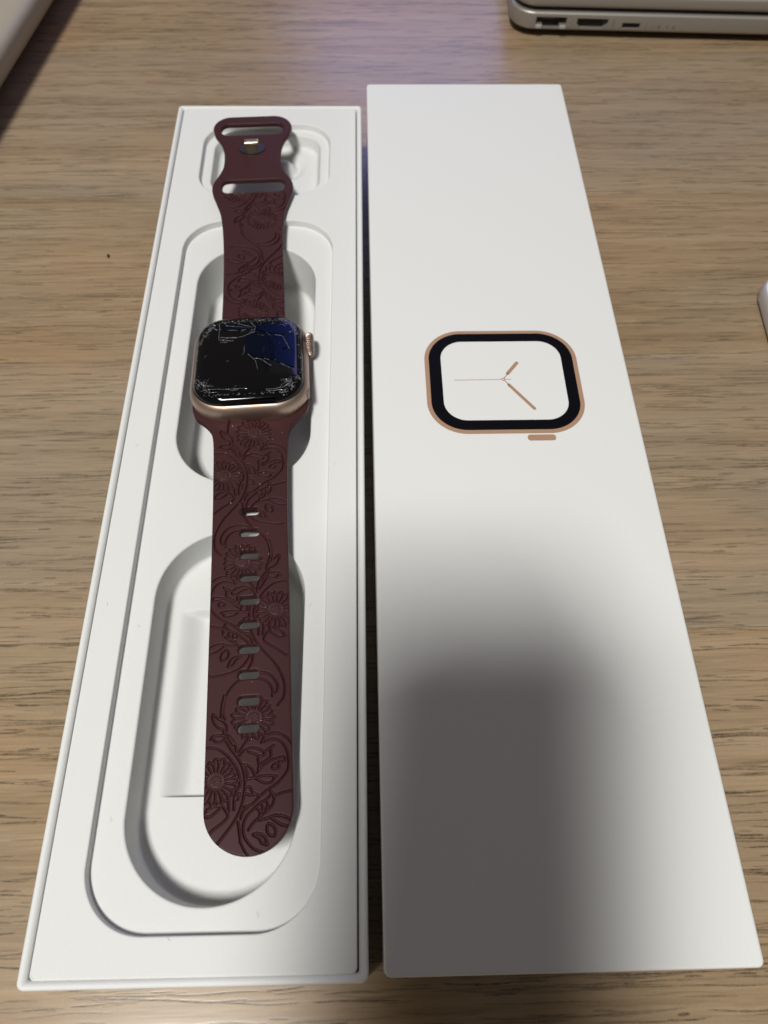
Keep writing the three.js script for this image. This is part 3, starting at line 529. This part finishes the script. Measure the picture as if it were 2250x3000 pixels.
// ---------------------------------------------------------------- things at the edges of the picture
{                                                       // laptop, its side with the sockets towards us
  const lap = thing('laptop', 'closed silver laptop on the desk, side with sockets facing the boxes', 'laptop', 0.0535, 0, -0.3815, 0.004);
  const W = 0.23, Dp = 0.33, slab = (y0, y1, r, ins, ex) => rim(W / 2 - ins, Dp / 2 - ins, r - ins, [[ex + 0.0012, y0], [0.0003 + ex * 0.4, y0 + 0.0009], [0, y0 + 0.0022], [0, y1 - 0.0010], [0.0003, y1 - 0.0003], [0.0010, y1]], { cx: W / 2, cz: -Dp / 2, n: 12, capFirst: true, capLast: true });
  // real sockets, cut into the side of the body
  const E = new Evaluator(); E.useGroups = false; E.attributes = ['position', 'normal', 'uv'];
  const brush = (g) => { const n = g.index ? g : mergeVertices(g); if (!n.attributes.uv) n.setAttribute('uv', new THREE.BufferAttribute(new Float32Array(n.attributes.position.count * 2), 2)); const b = new Brush(n); b.updateMatrixWorld(true); return b; };
  const cutBox = (x0, x1, y0, y1, d) => { const g = new THREE.BoxGeometry(x1 - x0, y1 - y0, d + 0.002); g.translate((x0 + x1) / 2, (y0 + y1) / 2, 0.001 - d / 2); return brush(g); };
  const cutShape = (pts, x, y, d) => { const g = new THREE.ExtrudeGeometry(new THREE.Shape(pts.map(([a, b]) => new THREE.Vector2(a * mm, b * mm))), { depth: d + 0.002, bevelEnabled: false }); g.translate(x, y, -d); return brush(mergeVertices(g)); };
  let low = brush(slab(0.0028, 0.0117, 0.011, 0, 0.0022));
  for (const c of [cutBox(0.0116, 0.0260, 0.0064, 0.0098, 0.012), cutBox(0.0147, 0.0229, 0.0046, 0.0068, 0.012), cutShape([[0.2, 5], [14.8, 5], [14.8, 2.6], [12.7, 0.4], [2.3, 0.4], [0.2, 2.6]], 0.0307, 0.0045, 0.010), cutBox(0.0524, 0.0608, 0.0053, 0.0080, 0.007)]) low = E.evaluate(low, c, SUBTRACTION);
  mesh('lower_body', low.geometry, M.silver, lap);
  mesh('screen_lid', slab(0.0133, 0.0192, 0.0115, 0.0003, 0.0006), M.silver, lap);
  for (const [x, z] of [[0.02, -0.015], [0.21, -0.015], [0.02, -0.31], [0.21, -0.31]]) { const f = new THREE.CylinderGeometry(0.005, 0.0055, 0.0035, 20); f.translate(x, 0.00175, z); mesh('rubber_foot', f, M.dark, lap); }
  { const f = new RoundedBoxGeometry(W - 0.03, 0.0018, Dp - 0.03, 2, 0.0006); f.translate(W / 2, 0.0125, -Dp / 2); mesh('key_deck', f, M.silver, lap); }
  const at = (x0, x1, y0, y1, d, mat, name, par = lap, r = 0.0004) => { const g = new RoundedBoxGeometry(x1 - x0, y1 - y0, d, 2, Math.min(r, d / 2.1)); g.translate((x0 + x1) / 2, (y0 + y1) / 2, 0.0003 - d / 2); return mesh(name, g, mat, par); };
  const tongue = (x0, x1, y0, y1, z0, z1, mat, name) => { const g = new RoundedBoxGeometry(x1 - x0, y1 - y0, z1 - z0, 2, 0.0002); g.translate((x0 + x1) / 2, (y0 + y1) / 2, (z0 + z1) / 2); mesh(name, g, mat, lap); };
  tongue(0.0150, 0.0226, 0.0050, 0.0058, -0.0115, -0.0070, M.silver, 'socket_liner');
  for (let k = 0; k < 6; k++) tongue(0.0158 + k * 0.00115, 0.0162 + k * 0.00115, 0.0058, 0.0062, -0.0110, -0.0075, M.pinGold, 'contact');
  tongue(0.0118, 0.0146, 0.0048, 0.0063, -0.0004, 0.00045, M.chrome, 'socket_spring'); tongue(0.0230, 0.0258, 0.0048, 0.0063, -0.0004, 0.00045, M.chrome, 'socket_spring');
  const ic = (x, w, y, h) => at(x, x + w, y, y + h, 0.0005, M.icon, 'printed_mark', lap, 0.0002).position.set(0, 0, -0.00016);
  for (let k = 0; k < 4; k++) ic(0.0276 + (k % 2) * 0.0009, 0.0006, 0.0052 + k * 0.001, 0.0006);
  for (let k = 0; k < 5; k++) ic(0.0476, 0.0010, 0.0048 + k * 0.0010, 0.0006);
  for (let k = 0; k < 3; k++) ic(0.0632, 0.0008, 0.0052 + k * 0.0011, 0.0006);
  ic(0.0664, 0.0016, 0.0064, 0.0005); ic(0.0692, 0.0012, 0.0059, 0.0016); ic(0.0733, 0.0011, 0.0062, 0.0010); ic(0.0762, 0.0013, 0.0059, 0.0013);
}
{                                                       // pale grey slab in the far left corner
  const s = thing('plastic_slab', 'beige grey plastic slab with rounded edges, standing off the desk', 'plastic case', -0.1640, 0, -0.33, -0.09);
  mesh('body', boxUV(rim(0.15, 0.16, 0.016, P([[14, 4], [9, 5], [4.5, 8], [1.6, 12], [0.3, 16], [0, 18.5], [0.4, 20.6], [1.6, 22.3], [3.4, 23.3], [6, 23.9], [10, 24.2], [16, 24.4]]), { cx: -0.15, cz: 0, n: 12, capFirst: true, capLast: true })), M.beige, s);
  for (const [x, z] of [[-0.03, -0.13], [-0.03, 0.13], [-0.27, -0.13], [-0.27, 0.13]]) { const f = new THREE.CylinderGeometry(0.007, 0.007, 0.0045, 20); f.translate(x, 0.00225, z); mesh('rubber_foot', f, M.dark, s); }
}
{                                                       // white phone lying at the right
  const s = thing('white_phone', 'white phone with polished metal edge lying on the desk', 'phone', 0.1352, 0, -0.2205, -0.02);
  const g = (p, o) => rim(0.036, 0.0745, 0.0105, P(p), { cx: 0.036, cz: 0.0745, n: 16, ...o });
  const fr = mesh('metal_frame', g([[2.2, 0.1], [0.9, 0.5], [0.25, 1.4], [0, 2.8], [0, 4.8], [0.15, 6.0], [0.5, 6.9], [0.9, 7.2]], { capFirst: true }), M.chrome, s);
  mesh('back_panel', g([[0.9, 7.0], [0.92, 7.4], [1.2, 7.7], [1.8, 7.8]], { capLast: true }), M.white, s);
}
{                                                       // the screen beyond the frame whose blue light falls on desk and watch
  const w = SCREEN.x1 - SCREEN.x0, h = SCREEN.y1 - SCREEN.y0;
  const m = thing('monitor', 'upright monitor glowing lavender blue on the desk beyond the boxes', 'monitor', (SCREEN.x0 + SCREEN.x1) / 2, 0, SCREEN.z);
  const bz = new RoundedBoxGeometry(w + 0.016, h + 0.02, 0.02, 3, 0.004); bz.translate(0, SCREEN.y0 + h / 2, -0.0115); mesh('bezel', bz, M.black, m);
  const wall = dataTex(128, 8, (d) => { for (let j = 0; j < 8; j++) for (let i = 0; i < 128; i++) { const o = 4 * (j * 128 + i), v = 0.02 + 0.98 * sstep(0.06, 0.42, i / 127); d[o] = Math.round(255 * v); d[o + 1] = Math.round(255 * v); d[o + 2] = Math.round(255 * v); d[o + 3] = 255; } });   // the picture shown: a dark to lavender backdrop
  wall.wrapS = wall.wrapT = THREE.ClampToEdgeWrapping;
  const glow = new THREE.MeshStandardMaterial({ color: lin(0.01, 0.01, 0.012), emissive: lin(0.40, 0.42, 1.0), emissiveMap: wall, emissiveIntensity: 2.2, roughness: 0.3 });
  const sc = new THREE.PlaneGeometry(w, h); sc.translate(0, SCREEN.y0 + h / 2, -0.0005); mesh('screen', sc, glow, m);
  const st = new RoundedBoxGeometry(0.05, 0.2, 0.012, 3, 0.004); st.translate(0, 0.105, -0.035); mesh('stand_neck', st, M.black, m);
  const ft = new RoundedBoxGeometry(0.18, 0.01, 0.13, 3, 0.004); ft.translate(0, 0.0052, -0.04); mesh('stand_foot', ft, M.black, m);
}
{                                                       // ceiling lamp over the photographer's left shoulder
  const l = thing('ceiling_lamp', 'oblong ceiling lamp with white diffuser above the desk', 'lamp', KEY.x, KEY.y, KEY.z, KEY.turn);
  const hs = new RoundedBoxGeometry(KEY.w + 0.02, 0.04, KEY.l + 0.02, 3, 0.008); hs.translate(0, 0.0215, 0); mesh('housing', hs, M.white, l);
  const df = new THREE.PlaneGeometry(KEY.w, KEY.l); df.rotateX(Math.PI / 2); df.translate(0, -0.001, 0); mesh('lamp_diffuser', df, new THREE.MeshStandardMaterial({ color: lin(0.8, 0.8, 0.8), emissive: lin(1, 0.97, 0.9), emissiveIntensity: 2 }), l);
}
{                                                       // the phone that takes the picture: its shadow lies over the lid
  const p = thing('camera_phone', 'dark phone held above the boxes', 'phone');
  p.position.copy(camera.position); p.quaternion.copy(camera.quaternion);
  const g = rim(0.032, 0.0675, 0.014, P([[1.2, 0], [0.2, 0.6], [0, 2], [0, 6], [0.2, 7.4], [1.2, 8]]), { n: 12, capFirst: true, capLast: true }); g.rotateX(Math.PI / 2); g.translate(-0.0170, -0.0465, 0.0025); mesh('body', g, M.black, p);
}
{                                                       // stray bits
  const c = thing('crumb', 'tiny dark crumb on the oak desk beside the box base', 'crumb', -0.107, 0, -0.226, 0.3);
  const g = new THREE.IcosahedronGeometry(0.0007, 1); g.scale(0.7, 0.6, 1.5); g.translate(0, 0.0004, 0); mesh('body', g, M.crumb, c);
  const hairs = []; const y = HB - 0.0003 + 0.00005;
  for (const [u, v, yy] of [[-29.5, 14, 0], [-22.5, 67, -2.2], [-30, 63, 0], [21.5, 62, -2.2], [-6, 136.8, 0], [-22, 113, -2.2], [27, 20, 0], [12, 133.5, -2.2]]) {
    const n = 5, a = rnd() * 6.28, pts = []; let x = u, z = v, d = a; for (let k = 0; k < n; k++) { pts.push(new THREE.Vector3(x * mm, y + yy * mm + 0.00005 * Math.sin(k), z * mm)); x += 0.3 * Math.cos(d); z += 0.3 * Math.sin(d); d += rr(-0.9, 0.9); }
    hairs.push(new THREE.TubeGeometry(new THREE.CatmullRomCurve3(pts), 14, 0.000022, 5));
  }
  const h = mesh('lint', merge(hairs), M.lint); h.position.set(BASE.x, 0, BASE.z); h.rotation.y = BASE.a; h.userData = { kind: 'stuff', label: 'stray dark fibres on the white moulded tray', category: 'lint' };
}

scene.traverse((o) => { if (o.isMesh) { o.castShadow = true; o.receiveShadow = true; } });
renderer.render(scene, camera);
